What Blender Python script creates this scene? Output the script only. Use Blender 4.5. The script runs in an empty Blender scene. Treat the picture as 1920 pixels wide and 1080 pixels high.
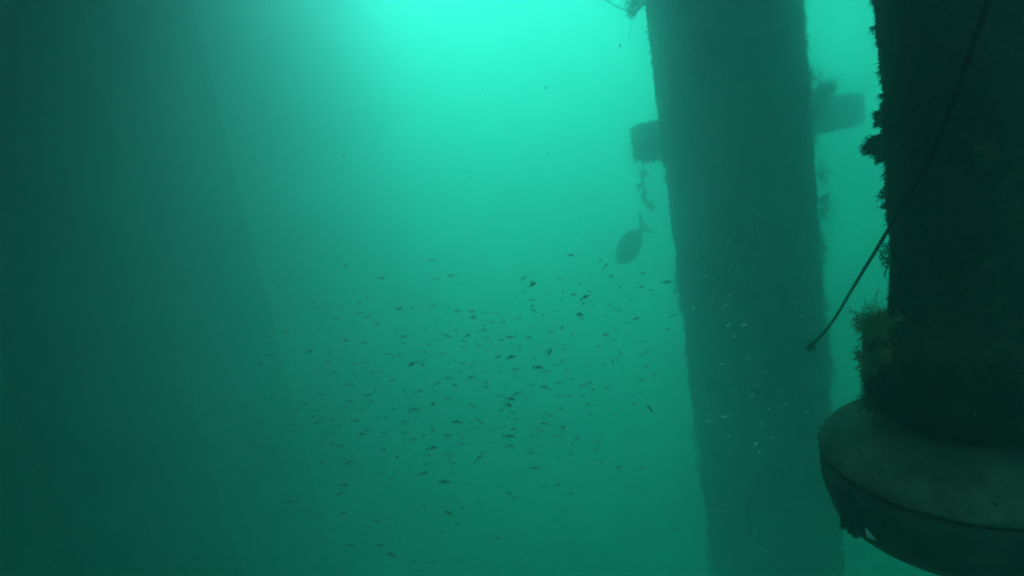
import bpy, bmesh, math, random
import numpy as np
from mathutils import Vector, Matrix, noise

random.seed(11)
rng = np.random.default_rng(11)
sc = bpy.context.scene
COL = sc.collection

# ---------------------------------------------------------------- camera
FOCAL = 1200.0                                    # in pixels of the 1920 x 1080 photograph
CAM = Vector((0.0, 0.0, 14.0))                    # 14 m above the sea bed
nadir = Vector((1000.0, -5745.0, -FOCAL)).normalized()     # where all upright posts converge
up_c = -nadir
fw_c = Vector((0, 0, -1)); fw_c = (fw_c - fw_c.dot(up_c) * up_c).normalized()
rt_c = fw_c.cross(up_c)
ROT = Matrix((rt_c, fw_c, up_c))                  # camera space -> world
cam_data = bpy.data.cameras.new('camera')
cam_data.sensor_width = 36.0
cam_data.lens = 36.0 * FOCAL / 1920.0
cam_data.clip_start = 0.02
cam_data.clip_end = 1500.0
cam = bpy.data.objects.new('camera', cam_data)
COL.objects.link(cam)
cam.matrix_world = Matrix.Translation(CAM) @ ROT.to_4x4()
sc.camera = cam

# ---------------------------------------------------------------- sky and sun
SUN_AZ, SUN_EL = math.radians(1.5), math.radians(47.0)
world = bpy.data.worlds.new('World'); sc.world = world; world.use_nodes = True
wn = world.node_tree
sky = wn.nodes.new('ShaderNodeTexSky'); sky.sky_type = 'NISHITA'; sky.sun_disc = False
sky.sun_elevation = SUN_EL; sky.sun_rotation = SUN_AZ
wn.links.new(sky.outputs[0], wn.nodes['Background'].inputs[0])
wn.nodes['Background'].inputs[1].default_value = 0.05
sun_data = bpy.data.lights.new('sun', 'SUN')
sun_data.energy = 5.0; sun_data.angle = math.radians(22.0); sun_data.color = (1.0, 0.97, 0.92)
sun = bpy.data.objects.new('sun', sun_data); COL.objects.link(sun)
sun.rotation_euler = Vector((math.sin(SUN_AZ) * math.cos(SUN_EL), math.cos(SUN_AZ) * math.cos(SUN_EL),
                             math.sin(SUN_EL))).to_track_quat('Z', 'Y').to_euler()
sc.view_settings.view_transform = 'Standard'
sc.view_settings.look = 'None'
sc.view_settings.gamma = 1.0
sc.view_settings.use_curve_mapping = False
sc.view_settings.exposure = 1.88
sc.cycles.use_denoising = True
sc.cycles.volume_bounces = 7
sc.cycles.max_bounces = 9
sc.cycles.transparent_max_bounces = 16
sc.cycles.sample_clamp_indirect = 10.0
sc.cycles.pixel_filter_type = 'BLACKMAN_HARRIS'
sc.cycles.filter_width = 1.9        # the soft, slightly out-of-true picture of a small underwater camera

WATER_TOP = 19.6
DECK_EDGE = -2.75
WALK = (-6.0, 14.0, 3.0, 8.2)

# ---------------------------------------------------------------- helpers
def ray(px, py):
    return (ROT @ Vector((px - 960.0, 540.0 - py, -FOCAL))).normalized()

def at(px, py, dist):
    """the point seen at a photo pixel, at a horizontal distance from the camera"""
    r = ray(px, py)
    return CAM + r * (dist / math.hypot(r.x, r.y))

def depth(p):
    return -(ROT.transposed() @ (p - CAM)).z

def new_mesh(name, verts, faces, smooth=True):
    m = bpy.data.meshes.new(name)
    m.from_pydata([tuple(v) for v in verts], [], [tuple(f) for f in faces])
    m.update()
    if smooth:
        m.polygons.foreach_set('use_smooth', [True] * len(m.polygons))
    return m

def link(name, mesh, material, parent=None, **props):
    o = bpy.data.objects.new(name, mesh)
    COL.objects.link(o)
    if mesh is not None and material is not None and not mesh.materials:
        mesh.materials.append(material)
    if parent is not None:
        o.parent = parent
    for k, v in props.items():
        o[k] = v
    return o

def empty(name, loc, **props):
    o = bpy.data.objects.new(name, None)
    COL.objects.link(o)
    o.location = loc
    o.empty_display_size = 0.1
    for k, v in props.items():
        o[k] = v
    return o

def arrays_mesh(name, V, T3, T4, smooth=False):
    """fast mesh from numpy: V (n,3), triangles (a,3), quads (b,4)"""
    m = bpy.data.meshes.new(name)
    m.vertices.add(len(V)); m.vertices.foreach_set('co', np.asarray(V, np.float32).ravel())
    li = np.concatenate([T3.ravel(), T4.ravel()]).astype(np.int32)
    m.loops.add(len(li)); m.loops.foreach_set('vertex_index', li)
    n = len(T3) + len(T4)
    starts = np.concatenate([np.arange(len(T3)) * 3, len(T3) * 3 + np.arange(len(T4)) * 4]).astype(np.int32)
    m.polygons.add(n); m.polygons.foreach_set('loop_start', starts)
    m.update(calc_edges=True); m.validate()
    if smooth:
        m.polygons.foreach_set('use_smooth', [True] * len(m.polygons))
    return m

def unit(a):
    return a / np.maximum(np.linalg.norm(a, axis=1, keepdims=True), 1e-9)

def spikes(name, P, D, L, W, droop=0.35, jitter=0.25):
    """tapering bent fronds: roots P, directions D, lengths L, root radius W"""
    n = len(P)
    D = unit(np.asarray(D, float)); L = np.asarray(L)[:, None]; W = np.asarray(W)[:, None]
    a = unit(np.cross(D, rng.normal(size=(n, 3)))); b = np.cross(D, a)
    bend = rng.normal(size=(n, 3)) * jitter; bend[:, 2] -= droop
    mid = P + D * L * 0.5 + bend * L * 0.12
    tip = P + D * L + bend * L * 0.42
    V = []
    for k in range(3):
        c, s = math.cos(2.094 * k), math.sin(2.094 * k)
        V.append(P + (a * c + b * s) * W)
    for k in range(3):
        c, s = math.cos(2.094 * k), math.sin(2.094 * k)
        V.append(mid + (a * c + b * s) * W * 0.75)
    V.append(tip)
    V = np.stack(V, 1).reshape(-1, 3)
    o = (np.arange(n) * 7)[:, None]
    Q = np.concatenate([o + np.array([[k, (k + 1) % 3, 3 + (k + 1) % 3, 3 + k]]) for k in range(3)])
    T = np.concatenate([o + np.array([[3 + k, 3 + (k + 1) % 3, 6]]) for k in range(3)])
    return arrays_mesh(name, V, T, Q)

def tufts(P, N, count, length, width, spread=0.7):
    """each root becomes `count` fronds fanned about its normal; returns arrays for spikes()"""
    n = len(P)
    PP = np.repeat(P, count, 0) + rng.normal(size=(n * count, 3)) * length * 0.12
    DD = np.repeat(N, count, 0) + rng.normal(size=(n * count, 3)) * spread
    ln = np.repeat(np.broadcast_to(length, (n,)), count) if np.ndim(length) else np.full(n * count, length)
    LL = ln * rng.uniform(0.5, 1.15, n * count)
    WW = np.full(n * count, width) * rng.uniform(0.7, 1.3, n * count)
    return PP, DD, LL, WW

def branching(root, direction, length, n_main, n_side, width, spread=0.55):
    """a bushy hydroid or weed clump: main stems from one root, each with side twigs"""
    P, D, L, W = [], [], [], []
    root = np.array(root); direction = np.array(direction, float)
    direction /= np.linalg.norm(direction)
    for i in range(n_main):
        d = direction + rng.normal(size=3) * spread; d /= np.linalg.norm(d)
        l = length * rng.uniform(0.6, 1.1)
        p0 = root + rng.normal(size=3) * length * 0.16
        P.append(p0); D.append(d); L.append(l); W.append(width)
        for k in range(n_side):
            t = rng.uniform(0.2, 0.95)
            sd = d * 0.8 + rng.normal(size=3) * 0.6; sd /= np.linalg.norm(sd)
            P.append(p0 + d * l * t); D.append(sd); L.append(l * rng.uniform(0.18, 0.42)); W.append(width * 0.7)
    return np.array(P), np.array(D), np.array(L), np.array(W)

def lathe(name, profile, seg=96, jitter=0.0, cx=0.0, cy=0.0):
    V, Fc = [], []
    for (r, z) in profile:
        for k in range(seg):
            t = 2 * math.pi * k / seg
            q = r
            if jitter:
                q += jitter * noise.noise(Vector((math.cos(t) * r * 9, math.sin(t) * r * 9, z * 9)))
            V.append((cx + q * math.cos(t), cy + q * math.sin(t), z))
    for i in range(len(profile) - 1):
        for k in range(seg):
            a, b = i * seg + k, i * seg + (k + 1) % seg
            Fc.append((a, b, b + seg, a + seg))
    return new_mesh(name, V, Fc)

def tube(name, pts, radii, seg=8, cap=True):
    V, Fc = [], []
    pts = [Vector(p) for p in pts]
    n = len(pts)
    t0 = (pts[1] - pts[0]).normalized()
    a = t0.cross(Vector((0.3, 0.2, 1))).normalized()
    for i, p in enumerate(pts):
        t = (pts[min(i + 1, n - 1)] - pts[max(i - 1, 0)]).normalized()
        a = (a - a.dot(t) * t).normalized(); b = t.cross(a)
        for k in range(seg):
            th = 2 * math.pi * k / seg
            V.append(p + (a * math.cos(th) + b * math.sin(th)) * radii[i])
    for i in range(n - 1):
        for k in range(seg):
            q, r = i * seg + k, i * seg + (k + 1) % seg
            Fc.append((q, r, r + seg, q + seg))
    if cap:
        Fc.append(tuple(range(seg - 1, -1, -1))); Fc.append(tuple(range((n - 1) * seg, n * seg)))
    return new_mesh(name, V, Fc)

def box_mesh(name, sx, sy, sz, bevel=0.0):
    bm = bmesh.new(); bmesh.ops.create_cube(bm, size=1.0)
    bmesh.ops.scale(bm, vec=(sx, sy, sz), verts=bm.verts)
    if bevel:
        bmesh.ops.bevel(bm, geom=list(bm.edges), offset=bevel, segments=2, affect='EDGES')
    m = bpy.data.meshes.new(name); bm.to_mesh(m); bm.free()
    return m

# ---------------------------------------------------------------- materials
def material(name, c1, c2, scale=6.0, rough=0.9, bump=0.3, bump_scale=40.0, c3=None, c3_scale=20.0, c3_cut=0.62, spec=0.2):
    m = bpy.data.materials.new(name); m.use_nodes = True
    nt = m.node_tree; bs = nt.nodes['Principled BSDF']
    tc = nt.nodes.new('ShaderNodeTexCoord')
    n1 = nt.nodes.new('ShaderNodeTexNoise'); n1.inputs['Scale'].default_value = scale; n1.inputs['Detail'].default_value = 8.0
    n1.inputs['Roughness'].default_value = 0.65
    nt.links.new(tc.outputs['Object'], n1.inputs['Vector'])
    rp = nt.nodes.new('ShaderNodeValToRGB')
    rp.color_ramp.elements[0].position = 0.34; rp.color_ramp.elements[0].color = (*c1, 1)
    rp.color_ramp.elements[1].position = 0.68; rp.color_ramp.elements[1].color = (*c2, 1)
    nt.links.new(n1.outputs['Fac'], rp.inputs['Fac'])
    out = rp.outputs['Color']
    if c3 is not None:
        n3 = nt.nodes.new('ShaderNodeTexNoise'); n3.inputs['Scale'].default_value = c3_scale; n3.inputs['Detail'].default_value = 4.0
        nt.links.new(tc.outputs['Object'], n3.inputs['Vector'])
        r3 = nt.nodes.new('ShaderNodeValToRGB')
        r3.color_ramp.elements[0].position = c3_cut; r3.color_ramp.elements[0].color = (0, 0, 0, 1)
        r3.color_ramp.elements[1].position = c3_cut + 0.06; r3.color_ramp.elements[1].color = (1, 1, 1, 1)
        nt.links.new(n3.outputs['Fac'], r3.inputs['Fac'])
        mx = nt.nodes.new('ShaderNodeMixRGB'); mx.inputs['Color2'].default_value = (*c3, 1)
        nt.links.new(r3.outputs['Color'], mx.inputs['Fac']); nt.links.new(out, mx.inputs['Color1'])
        out = mx.outputs['Color']
    nt.links.new(out, bs.inputs['Base Color'])
    bs.inputs['Roughness'].default_value = rough
    bs.inputs['Specular IOR Level'].default_value = spec
    if bump:
        nb = nt.nodes.new('ShaderNodeTexNoise'); nb.inputs['Scale'].default_value = bump_scale; nb.inputs['Detail'].default_value = 6.0
        nt.links.new(tc.outputs['Object'], nb.inputs['Vector'])
        bp = nt.nodes.new('ShaderNodeBump'); bp.inputs['Strength'].default_value = bump; bp.inputs['Distance'].default_value = 0.02
        nt.links.new(nb.outputs['Fac'], bp.inputs['Height']); nt.links.new(bp.outputs['Normal'], bs.inputs['Normal'])
    return m

M_CRUST = material('encrusted_steel', (0.018, 0.022, 0.012), (0.060, 0.062, 0.030), 7.0, bump=0.6, bump_scale=60, c3=(0.10, 0.10, 0.05), c3_scale=26)
M_TURF = material('turf_growth', (0.014, 0.020, 0.008), (0.060, 0.062, 0.024), 9.0, bump=0, c3=(0.17, 0.13, 0.045), c3_scale=11, c3_cut=0.58)
M_OLIVE = material('olive_weed', (0.17, 0.165, 0.045), (0.42, 0.36, 0.11), 25.0, bump=0)
M_DARKWEED = material('dark_weed', (0.030, 0.040, 0.016), (0.085, 0.085, 0.035), 25.0, bump=0)
M_DRUM = material('silted_paint', (0.065, 0.068, 0.036), (0.17, 0.16, 0.09), 14.0, rough=0.85, bump=0.35, bump_scale=120, c3=(0.06, 0.07, 0.04), c3_scale=60, c3_cut=0.66)
M_WALL = material('stained_paint', (0.045, 0.055, 0.035), (0.11, 0.12, 0.075), 12.0, rough=0.7, bump=0.25, bump_scale=90)
M_ROPE = material('tarred_rope', (0.012, 0.013, 0.009), (0.035, 0.034, 0.022), 60.0, bump=0.3, bump_scale=300)
M_GAP_LIGHT = material('pale_spot', (0.65, 0.65, 0.55), (0.80, 0.78, 0.68), 80.0, bump=0.2)  # pale colour standing in for light through the gap by the lug
M_MUD = material('mud', (0.03, 0.032, 0.022), (0.06, 0.06, 0.04), 0.6, bump=0.3, bump_scale=3)
M_TIMBER = material('deck_timber', (0.06, 0.05, 0.035), (0.13, 0.11, 0.08), 3.0, bump=0.3)
M_SCRAP = material('scrap', (0.03, 0.04, 0.02), (0.08, 0.08, 0.04), 50.0, bump=0)
M_SPECK = material('speck', (0.25, 0.26, 0.2), (0.4, 0.4, 0.33), 50.0, bump=0)

def fish_material(name, back, flank, belly, fin):
    """dark back, paler silver flank: the colours run with the fish's own height"""
    m = bpy.data.materials.new(name); m.use_nodes = True
    nt = m.node_tree; bs = nt.nodes['Principled BSDF']
    tc = nt.nodes.new('ShaderNodeTexCoord'); sp = nt.nodes.new('ShaderNodeSeparateXYZ')
    nt.links.new(tc.outputs['Generated'], sp.inputs[0])
    rp = nt.nodes.new('ShaderNodeValToRGB')
    e = rp.color_ramp.elements
    e[0].position = 0.30; e[0].color = (*belly, 1)
    e[1].position = 0.66; e[1].color = (*back, 1)
    k = e.new(0.47); k.color = (*flank, 1)
    nt.links.new(sp.outputs['Z'], rp.inputs['Fac'])
    tail = nt.nodes.new('ShaderNodeValToRGB')
    tail.color_ramp.elements[0].position = 0.18; tail.color_ramp.elements[0].color = (1, 1, 1, 1)
    tail.color_ramp.elements[1].position = 0.27; tail.color_ramp.elements[1].color = (0, 0, 0, 1)
    nt.links.new(sp.outputs['X'], tail.inputs['Fac'])
    mx = nt.nodes.new('ShaderNodeMixRGB'); mx.inputs['Color2'].default_value = (*fin, 1)
    nt.links.new(tail.outputs['Color'], mx.inputs['Fac']); nt.links.new(rp.outputs['Color'], mx.inputs['Color1'])
    nt.links.new(mx.outputs['Color'], bs.inputs['Base Color'])
    bs.inputs['Roughness'].default_value = 0.4
    return m

M_FISH = fish_material('small_fish', (0.030, 0.038, 0.022), (0.13, 0.14, 0.10), (0.30, 0.31, 0.25), (0.06, 0.065, 0.03))
M_FISH_YELLOW = fish_material('yellow_fish', (0.10, 0.095, 0.015), (0.24, 0.20, 0.03), (0.38, 0.33, 0.10), (0.42, 0.33, 0.03))
M_FISH_SILVER_LIT = fish_material('lit_silver_fish', (0.45, 0.46, 0.36), (0.80, 0.81, 0.70), (0.85, 0.85, 0.76), (0.5, 0.5, 0.38))  # silver fish, with the light on them also put into the colour
M_FISH_FAR = material('far_fish', (0.04, 0.045, 0.03), (0.07, 0.075, 0.05), 3.0, bump=0)
M_BIGFISH = fish_material('large_fish', (0.030, 0.036, 0.022), (0.060, 0.065, 0.045), (0.10, 0.10, 0.08), (0.035, 0.04, 0.025))

# ---------------------------------------------------------------- setting: sea bed and water
G = 60; S = 300.0
bv = [((i / G - .5) * S, (j / G - .5) * S, 0.35 * noise.noise(Vector((i * .33, j * .33, 0)))) for j in range(G + 1) for i in range(G + 1)]
bf = [(j * (G + 1) + i, j * (G + 1) + i + 1, (j + 1) * (G + 1) + i + 1, (j + 1) * (G + 1) + i) for j in range(G) for i in range(G)]
link('seabed_ground', new_mesh('seabed_ground', bv, bf), M_MUD, kind='structure', label='dark muddy sea bed far below the pilings')

haze = link('haze', box_mesh('haze', 290, 290, WATER_TOP + 1.5), None, kind='stuff', label='cloudy green sea water filling the whole view', category='water')
haze.location = (0, 0, (WATER_TOP - 1.5) / 2)
hm = bpy.data.materials.new('sea_water'); hm.use_nodes = True
hn = hm.node_tree; hn.nodes.remove(hn.nodes['Principled BSDF'])
pv = hn.nodes.new('ShaderNodeVolumePrincipled')
pv.inputs['Density'].default_value = 0.087
pv.inputs['Color'].default_value = (0.49, 0.50, 0.555, 1)
pv.inputs['Anisotropy'].default_value = 0.41
av = hn.nodes.new('ShaderNodeVolumeAbsorption')
av.inputs['Density'].default_value = 0.19
av.inputs['Color'].default_value = (0.0, 1.0, 0.88, 1)
ad = hn.nodes.new('ShaderNodeAddShader')
hn.links.new(pv.outputs[0], ad.inputs[0]); hn.links.new(av.outputs[0], ad.inputs[1])
fs_ = hn.nodes.new('ShaderNodeVolumeScatter')          # silt scatters mostly straight on: far edges melt
fs_.inputs['Density'].default_value = 0.105
fs_.inputs['Color'].default_value = (1, 1, 1, 1)
fs_.inputs['Anisotropy'].default_value = 0.97
ad2 = hn.nodes.new('ShaderNodeAddShader')
hn.links.new(ad.outputs[0], ad2.inputs[0]); hn.links.new(fs_.outputs[0], ad2.inputs[1])
hn.links.new(ad2.outputs[0], hn.nodes['Material Output'].inputs['Volume'])
haze.data.materials.append(hm)

# unseen timber cover added above the picture to shade the water on one side
deck = empty('shade_deck', (-20, 14, WATER_TOP - 0.9), label='added unseen timber deck shading the water above the two hazy pilings', category='deck')
w_pl = 0.9; x0 = -38.0
pm = box_mesh('plank', w_pl - 0.02, 64, 0.12)
pm.materials.append(M_TIMBER)
k = 0
while x0 + k * w_pl < DECK_EDGE - 0.3:
    o = link('plank', pm, None, deck); o.location = (x0 + k * w_pl + w_pl / 2 + 20, 0, 0.26); k += 1
jm = box_mesh('joist', DECK_EDGE + 38, 0.25, 0.35); jm.materials.append(M_TIMBER)
for yy in range(-28, 32, 7):
    o = link('joist', jm, None, deck); o.location = ((DECK_EDGE - 38) / 2 + 20, yy, 0.0)

walk = empty('shade_walkway', ((WALK[0] + WALK[1]) / 2, (WALK[2] + WALK[3]) / 2, WATER_TOP - 1.75), label='added unseen timber cover shading the water above the near-black post', category='shade_walkway')  # unseen planked cover added to shade the near water and post
npl = 12; pw = (WALK[3] - WALK[2]) / npl
pm2 = box_mesh('plank', WALK[1] - WALK[0], pw - 0.02, 0.12); pm2.materials.append(M_TIMBER)
for k in range(npl):
    o = link('plank', pm2, None, walk); o.location = (0, (k - npl / 2 + .5) * pw, 0.26)
jm2 = box_mesh('joist', 0.25, WALK[3] - WALK[2], 0.35); jm2.materials.append(M_TIMBER)
for k in range(4):
    o = link('joist', jm2, None, walk); o.location = ((k / 3 - .5) * (WALK[1] - WALK[0] - .5), 0, 0)

# ---------------------------------------------------------------- pilings
PILE_TOP = WATER_TOP - 1.07

def pile_shaft(name, radius_fn, z_list, seg, amp, freq, th_c, dense_from=None):
    V, Fc = [], []
    for z in z_list:
        r0 = radius_fn(z)
        for k in range(seg):
            t = 2 * math.pi * k / seg
            p = Vector((math.cos(t) * r0, math.sin(t) * r0, z))
            q = r0 + amp * (noise.noise(p * freq) + 0.6 * noise.noise(p * freq * 2.7) + 0.35 * noise.noise(p * freq * 7))
            V.append((q * math.cos(t), q * math.sin(t), z))
    for i in range(len(z_list) - 1):
        for k in range(seg):
            a, b = i * seg + k, i * seg + (k + 1) % seg
            Fc.append((a, b, b + seg, a + seg))
    n = len(z_list)
    Fc.append(tuple(range(seg - 1, -1, -1))); Fc.append(tuple(range((n - 1) * seg, n * seg)))
    return new_mesh(name, V, Fc)

def surface_r(r0, t, z, amp, freq):
    p = Vector((math.cos(t) * r0, math.sin(t) * r0, z))
    return r0 + amp * (noise.noise(p * freq) + 0.6 * noise.noise(p * freq * 2.7) + 0.35 * noise.noise(p * freq * 7))

def piling(px, dist, width_px, label, n_fronds, amp, frond, group=None):
    ax = at(px, 540, dist)
    r = width_px / 2 * depth(ax) / FOCAL
    base = empty('piling', (ax.x, ax.y, 0), label=label, category='piling')
    zs = list(np.linspace(-0.6, CAM.z - 9, 12)) + list(np.linspace(CAM.z - 8.7, CAM.z + 4.2, 120)) + list(np.linspace(CAM.z + 4.4, PILE_TOP, 3))
    sh = pile_shaft('shaft', lambda z: r, zs, 72, amp, 3.0, 0)
    link('shaft', sh, M_CRUST, base)
    n = n_fronds
    t = rng.uniform(0, 2 * math.pi, n); z = rng.uniform(CAM.z - 8.6, CAM.z + 4.0, n)
    P = np.zeros((n, 3)); N = np.zeros((n, 3)); Lh = np.zeros(n)
    for i in range(n):
        q = surface_r(r, t[i], z[i], amp, 3.0) - 0.004
        P[i] = (math.cos(t[i]) * q, math.sin(t[i]) * q, z[i]); N[i] = (math.cos(t[i]), math.sin(t[i]), -0.15)
        c = noise.noise(Vector((math.cos(t[i]) * r * 2.2, math.sin(t[i]) * r * 2.2, z[i] * 2.2 + 7)))
        Lh[i] = frond * (0.45 + max(0.0, c) * 2.6)
    PP, DD, LL, WW = tufts(P, N, 5, Lh[:, None].repeat(1, 1)[:, 0] if False else frond, frond * 0.09)
    LL = np.repeat(Lh, 5) * rng.uniform(0.5, 1.2, n * 5)
    link('marine_growth', spikes('marine_growth', PP, DD, LL, WW), M_TURF, base, kind='stuff')
    return base, r, ax

piling(-205, 12, 300, 'added blurred sliver of a piling darkening the bottom corner farthest from the drum', 700, 0.03, 0.07)  # extra piling added to bring the bottom corner down to a dark tone
mid_pile, mid_r, mid_ax = piling(1404, 7.4, 250, 'green hazy piling with a cross beam through it, behind the fish', 9000, 0.028, 0.06)
piling(385, 14, 200, 'blurred dark piling, the more distant of the two in the murk away from the rope', 1500, 0.03, 0.07)
piling(136, 9.5, 275, 'blurred broad piling at the edge of the picture, farthest from the rope', 1500, 0.03, 0.07)

# cross beam of the mid piling
bl = at(1204, 268, 8.05)
lo, hi = 7.0, 11.0
for _ in range(60):
    md = (lo + hi) / 2
    if at(1598, 207, md).z > bl.z: hi = md
    else: lo = md
br = at(1598, 207, md)
print('BEAM', bl, br, md)
bdir = (br - bl); blen = bdir.length
bm_ = bmesh.new(); bmesh.ops.create_cube(bm_, size=1.0)
bmesh.ops.scale(bm_, vec=(blen, 0.42, 0.44), verts=bm_.verts)
bmesh.ops.bevel(bm_, geom=list(bm_.edges), offset=0.03, segments=3, affect='EDGES')
bmesh.ops.triangulate(bm_, faces=list(bm_.faces))
bmesh.ops.subdivide_edges(bm_, edges=[e for e in bm_.edges if e.calc_length() > .12], cuts=12, use_grid_fill=True)
for v in bm_.verts:
    v.co += Vector((1, 1, 1)) * 0.022 * noise.noise(v.co * 4.2) + Vector((1, 1, 1)) * 0.014 * noise.noise(v.co * 12)
bmm = bpy.data.meshes.new('cross_beam'); bm_.to_mesh(bmm); bm_.free()
beam = link('cross_beam', bmm, M_CRUST, mid_pile)
beam.location = (bl + br) / 2 - Vector((mid_ax.x, mid_ax.y, 0))
beam.rotation_euler = bdir.to_track_quat('X', 'Z').to_euler()
nb = 1500
bp_ = np.stack([rng.uniform(-.5, .5, nb) * blen, rng.uniform(-.2, .2, nb), rng.choice([-.22, .22], nb)], 1)
bn_ = np.stack([0 * bp_[:, 0], 0 * bp_[:, 0], np.sign(bp_[:, 2])], 1)
ke = rng.random(nb) < .3
bp_[ke, 0] = np.sign(bp_[ke, 0]) * blen * .5; bp_[ke, 2] = rng.uniform(-.2, .2, ke.sum())
bn_[ke] = np.stack([np.sign(bp_[ke, 0]), 0 * bp_[ke, 0], 0 * bp_[ke, 0]], 1)
PP, DD, LL, WW = tufts(bp_, bn_, 4, 0.04, 0.004)
link('beam_growth', spikes('beam_growth', PP, DD, LL, WW), M_TURF, beam, kind='stuff')

def clump(name, spots, mat, **props):
    """spots: (pixel x, y, distance, direction, length, stems, twigs, width)"""
    c0 = at(spots[0][0], spots[0][1], spots[0][2])
    A = [branching(at(s[0], s[1], s[2]) - c0, s[3], *s[4:]) for s in spots]
    m = spikes(name, *[np.concatenate([a[i] for a in A]) for i in range(4)])
    o = link(name, m, mat, **props); o.location = c0
    return o

RX = np.array(ROT @ Vector((1, 0, 0))); UY = np.array(ROT @ Vector((0, 1, 0)))
def dirv(x, y, toward=0.0):
    return RX * x + UY * y - np.array(ROT @ Vector((0, 0, -1))) * toward

clump('weed_clump', [(1530, 185, 7.63, dirv(.3, 1), 0.238, 26, 7, 0.0049), (1552, 180, 7.70, dirv(.2, 1), 0.154, 22, 7, 0.0049), (1518, 150, 7.56, dirv(.5, 1), 0.168, 14, 6, 0.0042)], M_DARKWEED,
      label='spiky weed clump sprouting where the cross beam meets the piling', category='seaweed')
clump('weed_clump', [(1537, 325, 7.42, dirv(1, .1), .126, 18, 6, .0042)], M_DARKWEED,
      label='small ragged weed fringe on the piling just below the cross beam', category='seaweed')
clump('weed_clump', [(1536, 375, 7.42, dirv(1, .2), .12, 26, 7, .0049), (1537, 395, 7.42, dirv(1, -.2), .14, 22, 6, .0042)], M_DARKWEED,
      label='larger ragged weed bulge on the piling edge, level with the hanging line', category='seaweed')
clump('weed_clump', [(1205, 2, 7.14, dirv(-.8, -.3), 0.210, 26, 6, 0.0056), (1190, 12, 7.14, dirv(-.6, -1), 0.126, 16, 5, 0.0049)], M_DARKWEED,
      label='dark weed clump at the top of the picture beside the beam piling', category='seaweed')
link('dangling_line', tube('dangling_line', [at(1130, -4, 7.00), at(1150, 9, 7.03), at(1170, 18, 7.06), at(1190, 27, 7.07)], [.0055] * 4, 6), M_ROPE,
     label='thin dark line slanting into the weed clump at the top', category='line')
link('dangling_line', tube('dangling_line', [at(1188, 24, 7.07), at(1185, 40, 7.07), at(1181, 60, 7.08), at(1178, 72, 7.10)], [.004, .0035, .003, .002], 6), M_ROPE,
     label='short thin line dangling below the weed clump at the top', category='line')
# line with growth hanging under the beam's end
hl = empty('hanging_line', at(1206, 296, 8.05), label='weed-covered line hanging from the cross beam end above the large fish', category='line')
h0 = hl.location
pts = [at(1206 + dx, y, 8.05) - h0 for dx, y in ((0, 290), (0, 310), (-2, 335), (0, 355), (5, 372), (11, 386))]
link('cord', tube('cord', pts, [.008, .008, .008, .008, .007, .004], 6), M_ROPE, hl)
A = [branching(np.array(at(x, y, 8.05) - h0), dirv(a, -1), l * 1.4, s, 6, .0055, .9) for x, y, a, l, s in ((1204, 325, -.3, .06, 16), (1203, 343, -.3, .07, 22), (1207, 360, .1, .06, 20), (1212, 378, .2, .06, 20), (1219, 385, .6, .06, 22), (1209, 320, .5, .04, 8))]
link('weed', spikes('weed', *[np.concatenate([a[i] for a in A]) for i in range(4)]), M_DARKWEED, hl)

# ---------------------------------------------------------------- the near post, its collar and the drum it stands on
NX = at(1822, 540, 1.5)
Z = CAM.z
COLLAR = [(-.80, .045), (-.71, .045), (-.70, .124), (-.662, .126), (-.652, .150), (-.640, .180), (-.60, .197), (-.565, .196), (-.535, .190), (-.505, .188), (-.485, .175), (-.465, .148), (-.44, .137), (-.40, .134)]
def near_r(z):
    h = z - Z
    if h <= COLLAR[0][0]: return .045
    for (a, ra), (b, rb) in zip(COLLAR, COLLAR[1:]):
        if h <= b: return ra + (rb - ra) * (h - a) / (b - a)
    return .134
zs = [.0, 4.0, 8.0, Z - 1.2, Z - .80] + list(np.linspace(Z - .72, Z + .40, 300)) + list(np.linspace(Z + .45, Z + 1.5, 30)) + [Z + 3, PILE_TOP]
near = empty('post', (NX.x, NX.y, 0), label='near-black shaggy post towering over the drum, behind the rope', category='post')
near_amp, near_f = .0075, 13.0
link('shaft', pile_shaft('shaft', near_r, zs, 200, near_amp, near_f, 0), M_CRUST, near)
# turf: denser on the side that shows
cam_t = math.atan2(-NX.y, -NX.x)
n = 30000
t = cam_t + rng.uniform(-1.9, 1.9, n); z = Z + rng.uniform(-.69, .42, n)
P = np.zeros((n, 3)); N = np.zeros((n, 3)); Lh = np.zeros(n)
for i in range(n):
    r0 = near_r(z[i]); q = surface_r(r0, t[i], z[i], near_amp, near_f) - .001
    c, s = math.cos(t[i]), math.sin(t[i])
    P[i] = (c * q, s * q, z[i]); N[i] = (c, s, -.25)
    m_ = noise.noise(Vector((c * r0 * 9, s * r0 * 9, z[i] * 9 + 3)))
    Lh[i] = (.0045 + max(0., m_) * .012) * (1.25 if z[i] < Z - .46 else 1.0)
PP, DD, LL, WW = tufts(P, N, 2, .006, .0011, .55)
LL = np.repeat(Lh, 2) * rng.uniform(.6, 1.5, n * 2)
link('turf', spikes('turf', PP, DD, LL, WW, droop=.5), M_TURF, near, kind='stuff')
# larger fronds scattered over the shaft
n = 1500
t = cam_t + rng.uniform(-1.8, 1.8, n); z = Z + rng.uniform(-.69, .42, n)
P = np.array([((near_r(zz) - .001) * math.cos(a), (near_r(zz) - .001) * math.sin(a), zz) for a, zz in zip(t, z)])
N = np.stack([np.cos(t), np.sin(t), np.full(n, -.3)], 1)
PP, DD, LL, WW = tufts(P, N, 6, .013, .0012, .5)
link('fronds', spikes('fronds', PP, DD, LL, WW, droop=.6), M_DARKWEED, near, kind='stuff')
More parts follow.
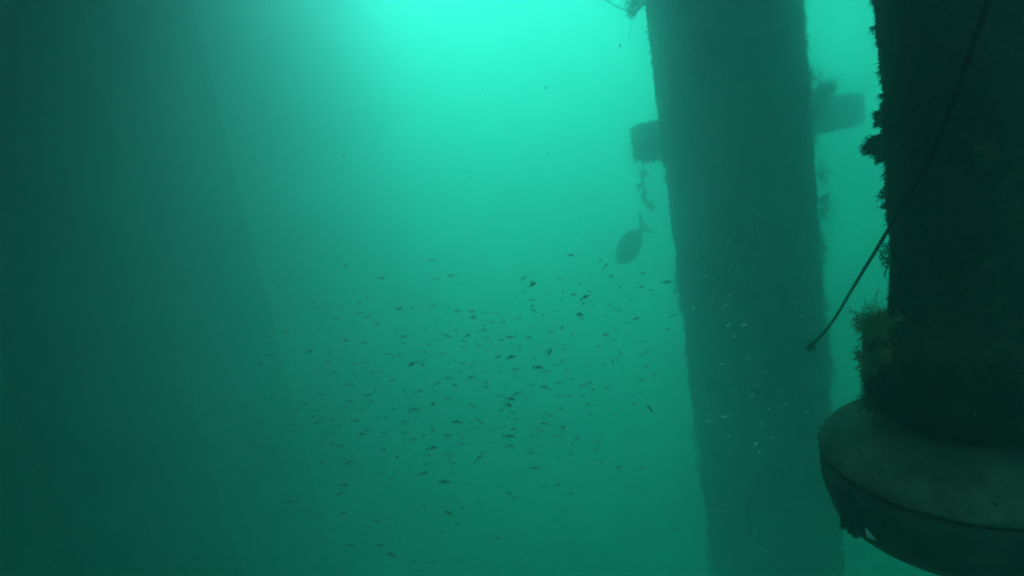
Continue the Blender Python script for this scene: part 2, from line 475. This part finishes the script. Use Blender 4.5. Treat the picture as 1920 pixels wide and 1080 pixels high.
# two tiny pale spots
for px, py, dd_, r in ((1715, 570, 1.37, .0025), (1829, 777, 1.26, .0022)):
    bm_ = bmesh.new(); bmesh.ops.create_icosphere(bm_, subdivisions=2, radius=r)
    for v in bm_.verts: v.co *= 1 + .35 * noise.noise(v.co * 500); v.co.z *= .7
    m = bpy.data.meshes.new('pale_spot'); bm_.to_mesh(m); bm_.free()
    o = link('pale_spot', m, M_SPECK, near); o.location = at(px, py, dd_) - Vector((NX.x, NX.y, 0))

def edge(py, off=0.0):
    """distance from the camera of the post's visible edge"""
    return 1.47
clump('weed_tuft', [(1654, 258, 1.47, dirv(-1, -.55), .022, 50, 6, .0011, .22), (1653, 270, 1.47, dirv(-1, -.15), .034, 80, 6, .0012, .16), (1654, 284, 1.47, dirv(-1, .0), .024, 60, 6, .0011, .2), (1657, 298, 1.47, dirv(-1, -.1), .016, 40, 6, .0011, .25)], M_DARKWEED,
      label='pointed weed tuft jutting from the post level with the cross beam', category='seaweed')
clump('weed_tuft', [(1652, 212, 1.47, dirv(-1, -.4), .016, 40, 6, .0009), (1650, 226, 1.47, dirv(-1, -.8), .015, 30, 6, .0009)], M_DARKWEED,
      label='small feathery tuft on the post just above the pointed tuft', category='seaweed')
clump('weed_tuft', [(1642, 50, 1.47, dirv(-1, -.8), .013, 30, 5, .0008)], M_DARKWEED,
      label='thin feathery tuft on the post near the top of the picture', category='seaweed')
clump('weed_tuft', [(1663, 366, 1.47, dirv(-1, 0), .018, 40, 6, .0010), (1664, 385, 1.47, dirv(-1, -.5), .014, 30, 6, .001)], M_DARKWEED,
      label='rounded tuft on the post just above where the rope crosses its edge', category='seaweed')
clump('weed_tuft', [(1672, 470, 1.46, dirv(-1, -.2), .022, 12, 5, .0013), (1676, 497, 1.46, dirv(-1, .1), .034, 8, 6, .0016), (1674, 488, 1.46, dirv(-1, .3), .022, 9, 5, .0013)], M_DARKWEED,
      label='branching fronds poking from the post behind the rope', category='seaweed')
clump('weed_tuft', [(1655, 606, 1.42, dirv(-1, .25), .055, 55, 8, .0016), (1640, 615, 1.41, dirv(-.8, .6), .035, 40, 8, .0014), (1660, 630, 1.40, dirv(-.9, 0, .4), .04, 30, 8, .0014)], M_OLIVE,
      label='bushy olive-yellow weed clump crowning the post\'s fouled collar', category='seaweed')
clump('weed_tuft', [(1628, 668, 1.41, dirv(-1, .1), .028, 45, 8, .0013), (1640, 690, 1.39, dirv(-.7, -.2, .5), .03, 50, 8, .0013), (1660, 665, 1.38, dirv(-.6, 0, .7), .03, 50, 8, .0013)], M_OLIVE,
      label='lower olive weed patch halfway down the post\'s fouled collar', category='seaweed')
clump('weed_tuft', [(1638, 738, 1.42, dirv(-1, .15), .032, 16, 6, .0011), (1640, 752, 1.41, dirv(-.8, -.5), .03, 40, 7, .0012), (1668, 762, 1.38, dirv(-.2, -1), .022, 40, 6, .0012)], M_DARKWEED,
      label='drooping dark weed at the foot of the collar over the drum lid', category='seaweed')

drum = empty('drum', (NX.x, NX.y, Z - .876), label='round silt-dusted drum with a domed lid under the near-black post', category='drum')
DZ = .876
R = .2915
lid_prof = [(.100, -.672), (.135, -.675), (.17, -.681), (.20, -.690), (.228, -.700), (.252, -.711), (.272, -.723), (.285, -.734), (.2915, -.742), (.2938, -.748), (.2928, -.7515), (.286, -.7525)]
link('lid', lathe('lid', [(a, b + DZ) for a, b in lid_prof], 160, .004), M_DRUM, drum)
link('rim_seam', lathe('rim_seam', [(.288, -.7505 + DZ), (.2895, -.753 + DZ), (.2895, -.757 + DZ), (.286, -.759 + DZ)], 128), M_ROPE, drum)
wall_prof = [(.284, -.757), (.2905, -.762), (.2945, -.775), (.2955, -.79), (.2945, -.81), (.291, -.832), (.285, -.852), (.2785, -.868), (.274, -.876), (.271, -.878), (.268, -.876), (.272, -.85), (.280, -.80), (.280, -.765)]
link('wall', lathe('wall', [(a, b + DZ) for a, b in wall_prof], 128, .001), M_WALL, drum)
link('rolled_lip', lathe('rolled_lip', [(.274, -.871 + DZ), (.2775, -.873 + DZ), (.2785, -.877 + DZ), (.277, -.881 + DZ), (.273, -.882 + DZ)], 128), M_DRUM, drum)

# crust and debris settled on the lid and hanging on its edge
n = 420
tt_ = cam_t + rng.uniform(-2.2, 2.2, n); rr_ = np.sqrt(rng.uniform(.13 ** 2, .2935 ** 2, n))
edge_ = rng.random(n) < .35; rr_[edge_] = .2935
lz = np.interp(rr_, [a for a, b in lid_prof[:10]], [b for a, b in lid_prof[:10]])
P = np.stack([np.cos(tt_) * rr_, np.sin(tt_) * rr_, lz + DZ], 1)
N = np.stack([np.cos(tt_) * .4, np.sin(tt_) * .4, np.ones(n)], 1); N[edge_] = np.stack([np.cos(tt_), np.sin(tt_), 0 * tt_ - .5], 1)[edge_]
PP, DD, LL, WW = tufts(P, N, 5, .004, .0011, .9)
link('lid_crust', spikes('lid_crust', PP, DD, LL * np.repeat(rng.uniform(.4, 2.0, n) ** 1.5, 5), WW), M_TURF, drum, kind='stuff')

# ribbed lug on the side of the drum, and a pale patch added for light through a gap
def wall_angle(px):
    best = None
    for i in range(2000):
        t_ = cam_t + (i / 1000 - 1) * 1.5
        v = ROT.transposed() @ (Vector((NX.x + .293 * math.cos(t_), NX.y + .293 * math.sin(t_), Z - .82)) - CAM)
        x = 960 + FOCAL * v.x / -v.z
        if best is None or abs(x - px) < best[0]: best = (abs(x - px), t_)
    return best[1]
ta = wall_angle(1598)
lug = link('lug', box_mesh('lug', .014, .050, .092, .004), M_WALL, drum)
lug.location = (.290 * math.cos(ta), .290 * math.sin(ta), DZ - .818); lug.rotation_euler = (0, 0, ta)
rib = box_mesh('rib', .012, .009, .084, .002); rib.materials.append(M_WALL)
for k in (-1, 0, 1):
    o = link('rib', rib, None, lug); o.location = (.010, k * .018, -.004)
A = [branching((.008, y_, zz), (1, 0, -.6), .012, 10, 4, .0008, .6) for y_, zz in ((-.02, .04), (.0, .045), (.02, .04), (.024, -.02), (.01, -.044), (-.02, -.044))]
link('lug_growth', spikes('lug_growth', *[np.concatenate([q[i] for q in A]) for i in range(4)]), M_DARKWEED, lug, kind='stuff')
tb = wall_angle(1630)
light_patch = new_mesh('gap_light_patch', [(0, -.014, .011), (0, .014, -.005), (0, -.012, -.013), (.005, -.005, -.002), (-.003, -.005, -.002)],
                [(0, 1, 3), (1, 2, 3), (2, 0, 3), (1, 0, 4), (2, 1, 4), (0, 2, 4)], False)
o = link('gap_light_patch', light_patch, M_GAP_LIGHT, drum, label='pale three-cornered patch standing in for light through a gap beside the lug')
o.location = (.2905 * math.cos(tb), .2905 * math.sin(tb), DZ - .846); o.rotation_euler = (0, 0, tb)

# ---------------------------------------------------------------- the rope
ctrl = [(1874, -60, .93), (1850, 10, .97), (1820, 95, 1.0), (1790, 180, 1.04), (1748, 290, 1.09), (1700, 372, 1.15), (1655, 448, 1.22), (1602, 535, 1.31), (1560, 604, 1.40), (1522, 648, 1.48)]
cp = [at(*c) for c in ctrl]
def catmull(P, n):
    out = []
    Q = [P[0] * 2 - P[1]] + P + [P[-1] * 2 - P[-2]]
    for i in range(1, len(Q) - 2):
        for k in range(n):
            u = k / n
            out.append(.5 * ((2 * Q[i]) + (Q[i + 1] - Q[i - 1]) * u + (2 * Q[i - 1] - 5 * Q[i] + 4 * Q[i + 1] - Q[i + 2]) * u * u + (3 * Q[i] - Q[i - 1] - 3 * Q[i + 1] + Q[i + 2]) * u ** 3))
    out.append(P[-1]); return out
path = catmull(cp, 26)
rope = empty('rope', cp[-1], label='dark twisted rope slanting across the post, ending in a frayed tip', category='rope')
n = len(path); dist_ = 0.0
strands = [[], [], []]; rad = []
a = Vector((0, 0, 1))
for i, p in enumerate(path):
    tt = (path[min(i + 1, n - 1)] - path[max(i - 1, 0)]).normalized()
    a = (a - a.dot(tt) * tt).normalized(); b = tt.cross(a)
    if i: dist_ += (p - path[i - 1]).length
    R_ = .0040 * (1 - .45 * (i / n) ** 1.5)
    for k in range(3):
        th = dist_ * 2 * math.pi / .032 + k * 2.094
        strands[k].append(p + (a * math.cos(th) + b * math.sin(th)) * R_ * .55 - cp[-1])
    rad.append(R_ * .58)
for k in range(3):
    link('strand', tube('strand', strands[k], rad, 7), M_ROPE, rope)
A = branching(np.zeros(3), np.array(path[-1] - path[-3]), .020, 16, 2, .0012, .35)
link('frayed_end', spikes('frayed_end', *A), M_ROPE, rope)
A = [branching(np.array(path[j] - cp[-1]), np.array([rng.normal(), rng.normal(), -1]), .006, 3, 1, .0007, .6) for j in range(60, n - 4, 4)]
link('rope_growth', spikes('rope_growth', *[np.concatenate([q[i] for q in A]) for i in range(4)]), M_DARKWEED, rope, kind='stuff')

# ---------------------------------------------------------------- fish
def fish_mesh(name, deep, thick, bend, fork=0.5, mats=()):
    """unit-length fish along +X (nose at +0.5), one continuous skin with tail, dorsal, anal and pectoral fins"""
    secs = [(-.34, .052, .020), (-.26, .085, .04), (-.16, .145, .075), (-.04, .195, .10), (.08, .215, .115), (.20, .205, .12), (.31, .165, .105), (.40, .110, .08), (.46, .06, .05)]
    V, Fc = [], []; ns = 10
    bendf = lambda x: bend * (max(0, .25 - x)) ** 2
    for x, h, w in secs:
        for k in range(ns):
            t = 2 * math.pi * k / ns
            V.append((x, math.cos(t) * w * .5 * thick + bendf(x), math.sin(t) * h * .5 * deep))
    for i in range(len(secs) - 1):
        for k in range(ns):
            p, q = i * ns + k, i * ns + (k + 1) % ns
            Fc.append((p, q, q + ns, p + ns))
    V.append((.5, bendf(.5), -.004)); tip = len(V) - 1
    L0 = (len(secs) - 1) * ns
    for k in range(ns): Fc.append((L0 + k, L0 + (k + 1) % ns, tip))
    def fin(pts, th=.006):
        o = len(V); m = len(pts)
        for s in (-1, 1):
            for x, z in pts: V.append((x, bendf(x) + s * th, z))
        Fc.append(tuple(range(o, o + m))); Fc.append(tuple(range(o + 2 * m - 1, o + m - 1, -1)))
        for i in range(m):
            j = (i + 1) % m; Fc.append((o + i, o + m + i, o + m + j, o + j))
    d = deep
    fin([(-.325, .022 * d), (-.345, .02 * d), (-.42, .085), (-.5, .125), (-.465, .05), (-.44 + .02 * fork, .0), (-.465, -.05), (-.5, -.125), (-.42, -.085), (-.345, -.02 * d), (-.325, -.022 * d)])
    fin([(.20, .095 * d), (.10, .135 * d + .03), (-.02, .125 * d + .03), (-.16, .085 * d + .02), (-.22, .045 * d), (-.05, .085 * d)])
    fin([(.02, -.095 * d), (-.08, -.125 * d - .02), (-.18, -.08 * d - .02), (-.22, -.04 * d), (-.1, -.065 * d)])
    for s in (-1, 1):
        o = len(V)
        for x, y, zz in ((.2, .05 * thick, -.02), (.09, .10 * thick, -.05), (.07, .09 * thick, -.085), (.17, .05 * thick, -.05)):
            V.append((x, s * y, zz * d))
            V.append((x, s * (y + .006), zz * d))
        Fc.append((o, o + 2, o + 4, o + 6)); Fc.append((o + 7, o + 5, o + 3, o + 1))
        for i in range(4):
            j = (i + 1) % 4; Fc.append((o + 2 * i, o + 2 * i + 1, o + 2 * j + 1, o + 2 * j))
    return new_mesh(name, V, Fc)

variants = {}
for tone, mat in (('d', M_FISH), ('y', M_FISH_YELLOW), ('p', M_FISH_SILVER_LIT)):
    variants[tone] = []
    for bnd, dp in ((0, 1.0), (.35, .95), (-.35, 1.05), (.7, .9), (-.7, 1.0), (.15, 1.15)):
        m = fish_mesh('fish', dp * (.86 if tone == 'p' else 1.0), 1.0, bnd); m.materials.append(mat)
        variants[tone].append(m)

def place(o, px, py, dist, length, ang, yaw, roll=0.0):
    """ang: slope in the picture plane of the nose direction; yaw: turn out of that plane"""
    c, s = math.cos(ang), math.sin(ang)
    h = Vector((c * math.cos(yaw), s * math.cos(yaw), math.sin(yaw)))
    h = (ROT @ h).normalized()
    upv = Vector((0, 0, 1)); upv = (upv - upv.dot(h) * h).normalized()
    side = upv.cross(h)
    m3 = Matrix((h, side, upv)).transposed() @ Matrix.Rotation(roll, 3, 'X')
    o.matrix_world = Matrix.Translation(at(px, py, dist)) @ m3.to_4x4() @ Matrix.Scale(length, 4)

# zoomed views of the photograph: (origin x, y, scale), then fish as (x, y, slope, length, tone 1 faint .. 3 dark)
Z6 = (500, 440, .3147, [(408,152,-5,40,1),(985,153,-8,55,1),(470,183,0,14,1),(519,335,10,18,1),(305,438,0,25,1),(802,441,22,40,2),(865,437,0,45,1),(600,492,-3,45,1),(313,560,-20,22,1),(471,630,-8,42,2),(815,607,10,50,2),(1072,605,-7,65,2),(1197,602,30,38,2),(1231,490,25,42,2),(1226,458,-8,38,2),(1135,455,-5,60,1),(1093,531,-10,42,1),(543,655,-35,22,1),(260,697,25,22,2),(785,723,2,70,1),(523,773,10,42,1),(866,773,25,60,3),(928,775,-50,40,3),(1034,725,15,38,1),(1220,848,25,52,2),(370,830,-30,45,1),(335,848,-25,28,1),(1012,888,22,55,2),(1012,935,-45,30,1),(1122,896,-10,38,1),(912,933,15,45,2),(640,925,20,42,2),(598,956,0,55,2),(620,992,-18,38,2),(850,983,12,32,1),(1077,976,10,48,2),(748,1033,-35,48,2),(878,1043,-5,75,2),(991,1009,40,42,3),(950,1038,35,30,1)])
Z7 = (850, 440, .3149, [(700,123,-3,38,2),(880,153,30,45,1),(910,185,60,40,2),(940,248,-28,40,2),(1130,229,-5,38,2),(1203,172,45,25,1),(1273,282,8,75,2),(415,262,28,58,2),(478,295,28,68,3),(632,258,5,32,1),(750,297,22,34,1),(718,356,3,45,2),(815,340,-30,35,2),(785,372,28,55,3),(652,343,60,28,1),(642,388,50,30,1),(988,318,35,32,1),(1124,312,0,14,1),(1185,365,20,40,1),(782,408,0,16,2),(465,428,22,45,2),(483,453,-38,40,1),(531,480,30,40,1),(593,455,0,32,1),(748,475,-12,62,3),(475,494,-40,22,1),(118,492,22,42,2),(113,460,-5,38,1),(192,465,-12,52,1),(262,467,-15,48,1),(182,511,0,28,1),(652,554,20,50,2),(455,547,-35,42,1),(922,425,45,38,1),(1087,501,15,55,2),(1306,484,28,65,1),(1278,563,15,42,2),(904,598,22,45,2),(953,629,-10,24,2),(1128,638,-3,55,1),(338,611,-5,62,2),(449,611,8,45,2),(84,603,25,38,2),(130,648,-30,40,1),(197,683,-5,55,1),(582,695,35,70,3),(340,730,12,68,3),(267,728,22,48,2),(506,791,-3,65,3),(655,745,-25,38,1),(977,687,-45,32,1),(950,757,75,35,2),(980,735,55,38,1),(785,778,15,35,1),(1146,700,-3,60,1),(1125,720,10,40,1),(1145,787,12,50,1),(547,906,-3,75,2),(805,890,25,65,1),(675,812,45,45,1),(914,912,-30,48,2),(827,922,0,20,2),(375,946,8,50,2),(345,980,-18,60,3),(325,1015,-25,55,3),(285,1045,18,50,2),(105,847,25,55,2),(13,897,-5,28,2),(185,820,18,50,1),(648,1033,12,28,2),(813,1063,-40,40,2),(1070,1008,10,35,1),(955,1070,-3,50,1),(765,960,5,35,1)])
Z8 = (500, 740, .3147, [(392,151,5,38,2),(435,186,22,34,1),(530,157,3,60,2),(397,236,12,52,1),(565,238,10,65,2),(712,131,-12,32,1),(815,162,-10,58,2),(900,138,8,45,1),(1137,162,3,75,3),(1210,162,15,38,1),(985,213,55,48,2),(1010,228,30,38,1),(1077,240,2,65,2),(870,269,3,40,2),(993,317,12,60,3),(448,304,-5,42,2),(697,332,10,45,2),(770,372,-5,52,2),(487,404,10,68,2),(325,402,8,50,1),(988,405,18,32,2),(1085,397,20,45,1),(935,468,5,55,2),(680,470,8,55,1),(465,539,-12,45,2),(735,542,-3,40,1),(435,593,35,38,2),(505,622,10,40,1),(1055,522,4,85,3),(992,497,80,35,1),(135,637,-5,70,1),(265,705,-6,95,1),(455,707,0,35,2),(655,753,-8,65,1),(770,745,75,40,1),(940,668,0,45,1),(893,697,-5,45,1),(1135,770,3,55,1),(670,897,5,50,2),(497,900,-3,60,1),(740,955,-15,85,2),(885,992,20,40,2),(990,993,0,55,1),(655,995,5,35,1)])
Z9 = (850, 740, .3149, [(543,173,3,45,2),(358,205,-2,45,2),(655,196,5,45,2),(625,247,10,42,1),(648,273,15,28,1),(330,248,-3,85,2),(340,305,-15,60,2),(465,350,18,55,2),(482,440,3,72,2),(165,347,5,42,1),(148,380,30,70,2),(695,352,25,65,1),(620,538,5,55,2),(618,493,0,40,1),(690,589,3,60,1),(335,592,-35,60,2),(705,298,-15,35,1),(983,433,15,25,2),(1122,437,-3,55,1),(265,856,-5,40,2),(948,736,0,28,1),(312,484,0,35,1),(240,1035,20,50,1),(905,970,25,45,1),(195,988,10,50,1),(100,212,0,18,1),(50,265,5,28,1),(845,275,-10,45,1)])
PA = (1250, 480, .2964, [(238,128,25,50),(395,252,28,35),(368,314,28,38),(812,297,15,42),(170,333,25,35),(850,384,-2,60),(388,437,18,52),(485,436,5,65),(428,507,5,30),(687,583,25,30),(297,572,5,35),(503,653,40,55),(350,683,12,38),(627,737,-2,48),(570,818,-8,35),(540,880,22,45),(725,853,20,38),(655,968,40,28),(745,938,55,35),(885,990,30,45),(365,1018,10,75),(272,1048,2,50),(905,473,45,28)])
PB = (1250, 760, .2964, [(668,203,-2,58),(562,245,25,40),(583,297,15,42),(488,485,25,38),(440,473,3,35),(375,627,20,45),(770,628,15,55),(562,792,0,45),(612,910,-15,38),(605,122,80,30),(395,195,15,40)])

school = []      # (px, py, slope, length px, tone)
for ox, oy, sc_, rows in (Z6, Z7, Z8, Z9):
    for x, y, s, l, tn in rows:
        school.append([ox + x * sc_, oy + y * sc_, s, l * sc_, tn])
pale = [[ox + x * sc_, oy + y * sc_, s, l * sc_, 0] for ox, oy, sc_, rows in (PA, PB) for x, y, s, l in rows]
n_fill = 300 - len(school) - len(pale) - 3
tries = 0
while n_fill > 0 and tries < 20000:      # the faint rest of the school, thickest in its middle
    tries += 1
    x, y = random.gauss(830, 200), random.gauss(735, 130)
    if not (450 < x < 1270 and 500 < y < 1050): continue
    if any(abs(x - q[0]) < 14 and abs(y - q[1]) < 7 for q in school): continue
    school.append([x, y, random.gauss(0, 16), random.uniform(11, 22), 1]); n_fill -= 1

fish_objs = []
def add_fish(px, py, slope, lpx, tone, variant, mat, dist=None):
    if dist is None:
        dist = {3: random.uniform(2.4, 3.0), 2: random.uniform(3.4, 4.8), 1: random.uniform(5.4, 8.6), 0: random.uniform(2.1, 3.2)}[tone]
    p = at(px, py, dist); mpp = depth(p) / FOCAL
    full = {3: .054, 2: .062, 1: .085, 0: .042}[tone] * random.uniform(.95, 1.1)
    want = lpx * mpp * 1.0
    length = max(full, want) if want > full * .75 else full * random.uniform(.8, .95)
    yaw = math.acos(max(.25, min(1.0, want / length)))
    away = random.random() < .27
    ang = math.radians(slope) + (math.pi if away else 0)
    yaw *= random.choice((-1, 1))
    o = bpy.data.objects.new('fish', random.choice(variants[mat]) if variant is None else variants[mat][variant])
    COL.objects.link(o)
    place(o, px, py, dist, length, ang, yaw, random.uniform(-.15, .15))
    if tone == 0:                    # these roll a little, turning a bright flank to the light
        flank = o.matrix_world.col[1].xyz.dot(CAM - o.location)
        place(o, px, py, dist, length, ang, yaw, (.65 if flank > 0 else -.65) * random.uniform(.6, 1.2))
    climb = math.sin(ang) * math.cos(yaw)
    head = 'climbing' if climb > .30 else 'diving' if climb < -.30 else 'level'
    if abs(yaw) > 1.1: head = 'end-on'
    fish_objs.append((o, px, py, tone, mat, head, away))
    return o
for px, py, s, l, tn in school: add_fish(px, py, s, l, tn, None, 'd')
for px, py, s, l, tn in pale: add_fish(px, py, s, l, 0, None, 'p')
special = [add_fish(1219, 768, -58, 21, 3, 2, 'y', 2.6), add_fish(842, 962, -10, 21, 3, 0, 'y', 2.4), add_fish(867, 952, 15, 12, 2, 1, 'y', 3.0)]
special_labels = ['yellow-tailed fish hanging head-up beside the foot of the beam piling', 'yellow-olive fish, the brightest near the bottom of the school', 'small yellowish fish just above the yellow-olive one']

VV, FF = [], []                      # the hazy rest of the school, past counting
src = variants['d'][0]
sv = np.array([v.co[:] for v in src.vertices]); sf = [tuple(p.vertices) for p in src.polygons]
for i in range(360):
    x, y = random.gauss(830, 220), random.gauss(760, 150)
    if not (420 < x < 1290 and 500 < y < 1075): continue
    d_ = random.uniform(5.8, 9.5)
    tmp = bpy.data.objects.new('tmp', None)
    place(tmp, x, y, d_, random.uniform(.06, .10), math.radians(random.gauss(2, 18)) + (math.pi if random.random() < .27 else 0), random.uniform(-.9, .9))
    mw = np.array(tmp.matrix_world); bpy.data.objects.remove(tmp)
    o0 = len(VV); VV += list(sv @ mw[:3, :3].T + mw[:3, 3]); FF += [tuple(q + o0 for q in f) for f in sf]
link('distant_fish', new_mesh('distant_fish', VV, FF), M_FISH_FAR, kind='stuff', label='haze of tiny far-off fish behind the school', category='fish')

# labels: where each fish is, how it swims, and its turn from the top among those alike
def area(py):
    return 'atop the school' if py < 560 else 'in the upper school' if py < 680 else 'in the lower school' if py < 800 else 'under the school' if py < 900 else 'among deep stragglers'
def near_what(px):
    return 'far from the piling' if px < 800 else 'midway out' if px < 1040 else 'by the beam piling'
ORD = ['highest', 'second highest', 'third highest', 'fourth highest', 'fifth highest', 'sixth highest', 'seventh highest', 'eighth highest', 'ninth highest', 'tenth highest', 'eleventh highest', 'twelfth highest',
       'thirteenth highest', 'fourteenth highest', 'fifteenth highest', 'sixteenth highest', 'seventeenth highest', 'eighteenth highest', 'nineteenth highest', 'twentieth highest']
classes = {}
for f in fish_objs:
    o, px, py, tone, mat, head, away = f
    o['category'] = 'fish'
    if o in special:
        o['label'] = special_labels[special.index(o)]; o['group'] = 'yellowish fish'; continue
    swim = head if head == 'end-on' else head + (' facing away' if away else ' facing the post')
    if tone == 0:
        key = 'pale fish %s before the beam piling' % swim
        o['group'] = 'pale fish before the beam piling'
    else:
        key = '%s fish %s %s %s' % ({1: 'faint', 2: 'dark', 3: 'bold'}[tone], swim, area(py), near_what(px))
        o['group'] = {1: 'faint fish of the school', 2: 'dark fish of the school', 3: 'boldest fish of the school'}[tone]
    classes.setdefault(key, []).append(f)
for key, fs in classes.items():
    fs.sort(key=lambda f: f[2])
    for i, f in enumerate(fs):
        f[0]['label'] = key if len(fs) == 1 else key + ', ' + ('lowest' if i == len(fs) - 1 else ORD[min(i, 19)])

# the large fish nosing down beside the beam piling
BF = at(1186, 454, 9.0)
big = empty('large_fish', BF, label='large deep-bodied fish nosing down beside the beam piling', category='fish')
LB = 104 * depth(BF) / FOCAL
def big_body():
    secs = [(-.30, .07, .03), (-.25, .10, .05), (-.18, .20, .08), (-.08, .33, .12), (.04, .415, .15), (.16, .43, .17), (.27, .385, .165), (.36, .30, .14), (.43, .20, .11), (.48, .10, .07)]
    V, Fc = [], []; ns = 20
    for x, h, w in secs:
        for k in range(ns):
            t_ = 2 * math.pi * k / ns
            V.append((x, math.cos(t_) * w * .55, math.sin(t_) * h * .59))
    for i in range(len(secs) - 1):
        for k in range(ns):
            p, q = i * ns + k, i * ns + (k + 1) % ns
            Fc.append((p, q, q + ns, p + ns))
    V.append((.5, 0, -.01)); tip = len(V) - 1
    for k in range(ns): Fc.append(((len(secs) - 1) * ns + k, (len(secs) - 1) * ns + (k + 1) % ns, tip))
    Fc.append(tuple(range(ns - 1, -1, -1)))
    return new_mesh('body', V, Fc)
def flat_fin(name, pts, th=.012):
    V, Fc = [], []; m = len(pts)
    for s in (-1, 1):
        for x, z in pts: V.append((x, s * th, z))
    Fc.append(tuple(range(m))); Fc.append(tuple(range(2 * m - 1, m - 1, -1)))
    for i in range(m):
        j = (i + 1) % m; Fc.append((i, m + i, m + j, j))
    return new_mesh(name, V, Fc, False)
bo = link('body', big_body(), M_BIGFISH, big)
link('tail_fin', flat_fin('tail_fin', [(-.24, .05), (-.33, .085), (-.42, .20), (-.50, .30), (-.47, .12), (-.445, 0), (-.47, -.12), (-.50, -.30), (-.42, -.20), (-.33, -.085), (-.24, -.05)], .008), M_BIGFISH, big)
link('dorsal_fin', flat_fin('dorsal_fin', [(.24, .19), (.14, .245), (0, .235), (-.12, .185), (-.20, .12), (-.17, .09), (0, .18)], .006), M_BIGFISH, big)
link('anal_fin', flat_fin('anal_fin', [(.02, -.19), (-.06, -.235), (-.15, -.18), (-.2, -.11), (-.16, -.08)], .006), M_BIGFISH, big)
for s in (-1, 1):
    o = link('pectoral_fin', flat_fin('pectoral_fin', [(.0, .02), (-.12, .01), (-.15, -.06), (-.06, -.07), (0, -.02)], .005), M_BIGFISH, big)
    o.location = (.22, s * .085, -.04); o.rotation_euler = (0, 0, -s * .5)
place(big, 1186, 454, 9.0, LB, math.radians(232), .3)
big_m = big.matrix_world.copy()

# ---------------------------------------------------------------- drifting bits
def scrap(px, py, dist, size, label, n_):
    A = branching(np.zeros(3), dirv(.3, 1), size, n_, 2, size * .09, .8)
    o = link('drifting_scrap', spikes('drifting_scrap', *A), M_SCRAP, label=label, category='scrap'); o.location = at(px, py, dist)
scrap(1162, 88, 4.0, .022, 'tiny dark scrap drifting under the weed clump at the top', 6)
scrap(1023, 165, 4.0, .014, 'tiny faint scrap drifting alone in the bright water', 9)
n = 500
T3, VV = [], []
for i in range(n):
    c = np.array(at(random.uniform(-60, 1640), random.uniform(-60, 1140), random.uniform(.9, 4.5))); r = random.uniform(.0006, .0016)
    b0 = len(VV)
    for d_ in ((1, 1, 1), (-1, -1, 1), (-1, 1, -1), (1, -1, -1)):
        VV.append(c + np.array(d_) * r * rng.uniform(.5, 1.2, 3))
    T3 += [(b0, b0 + 1, b0 + 2), (b0, b0 + 3, b0 + 1), (b0, b0 + 2, b0 + 3), (b0 + 1, b0 + 3, b0 + 2)]
link('marine_snow_dust', arrays_mesh('marine_snow_dust', np.array(VV), np.array(T3), np.zeros((0, 4), int)), M_SPECK, kind='stuff', label='fine pale specks of drifting matter throughout the water', category='specks')
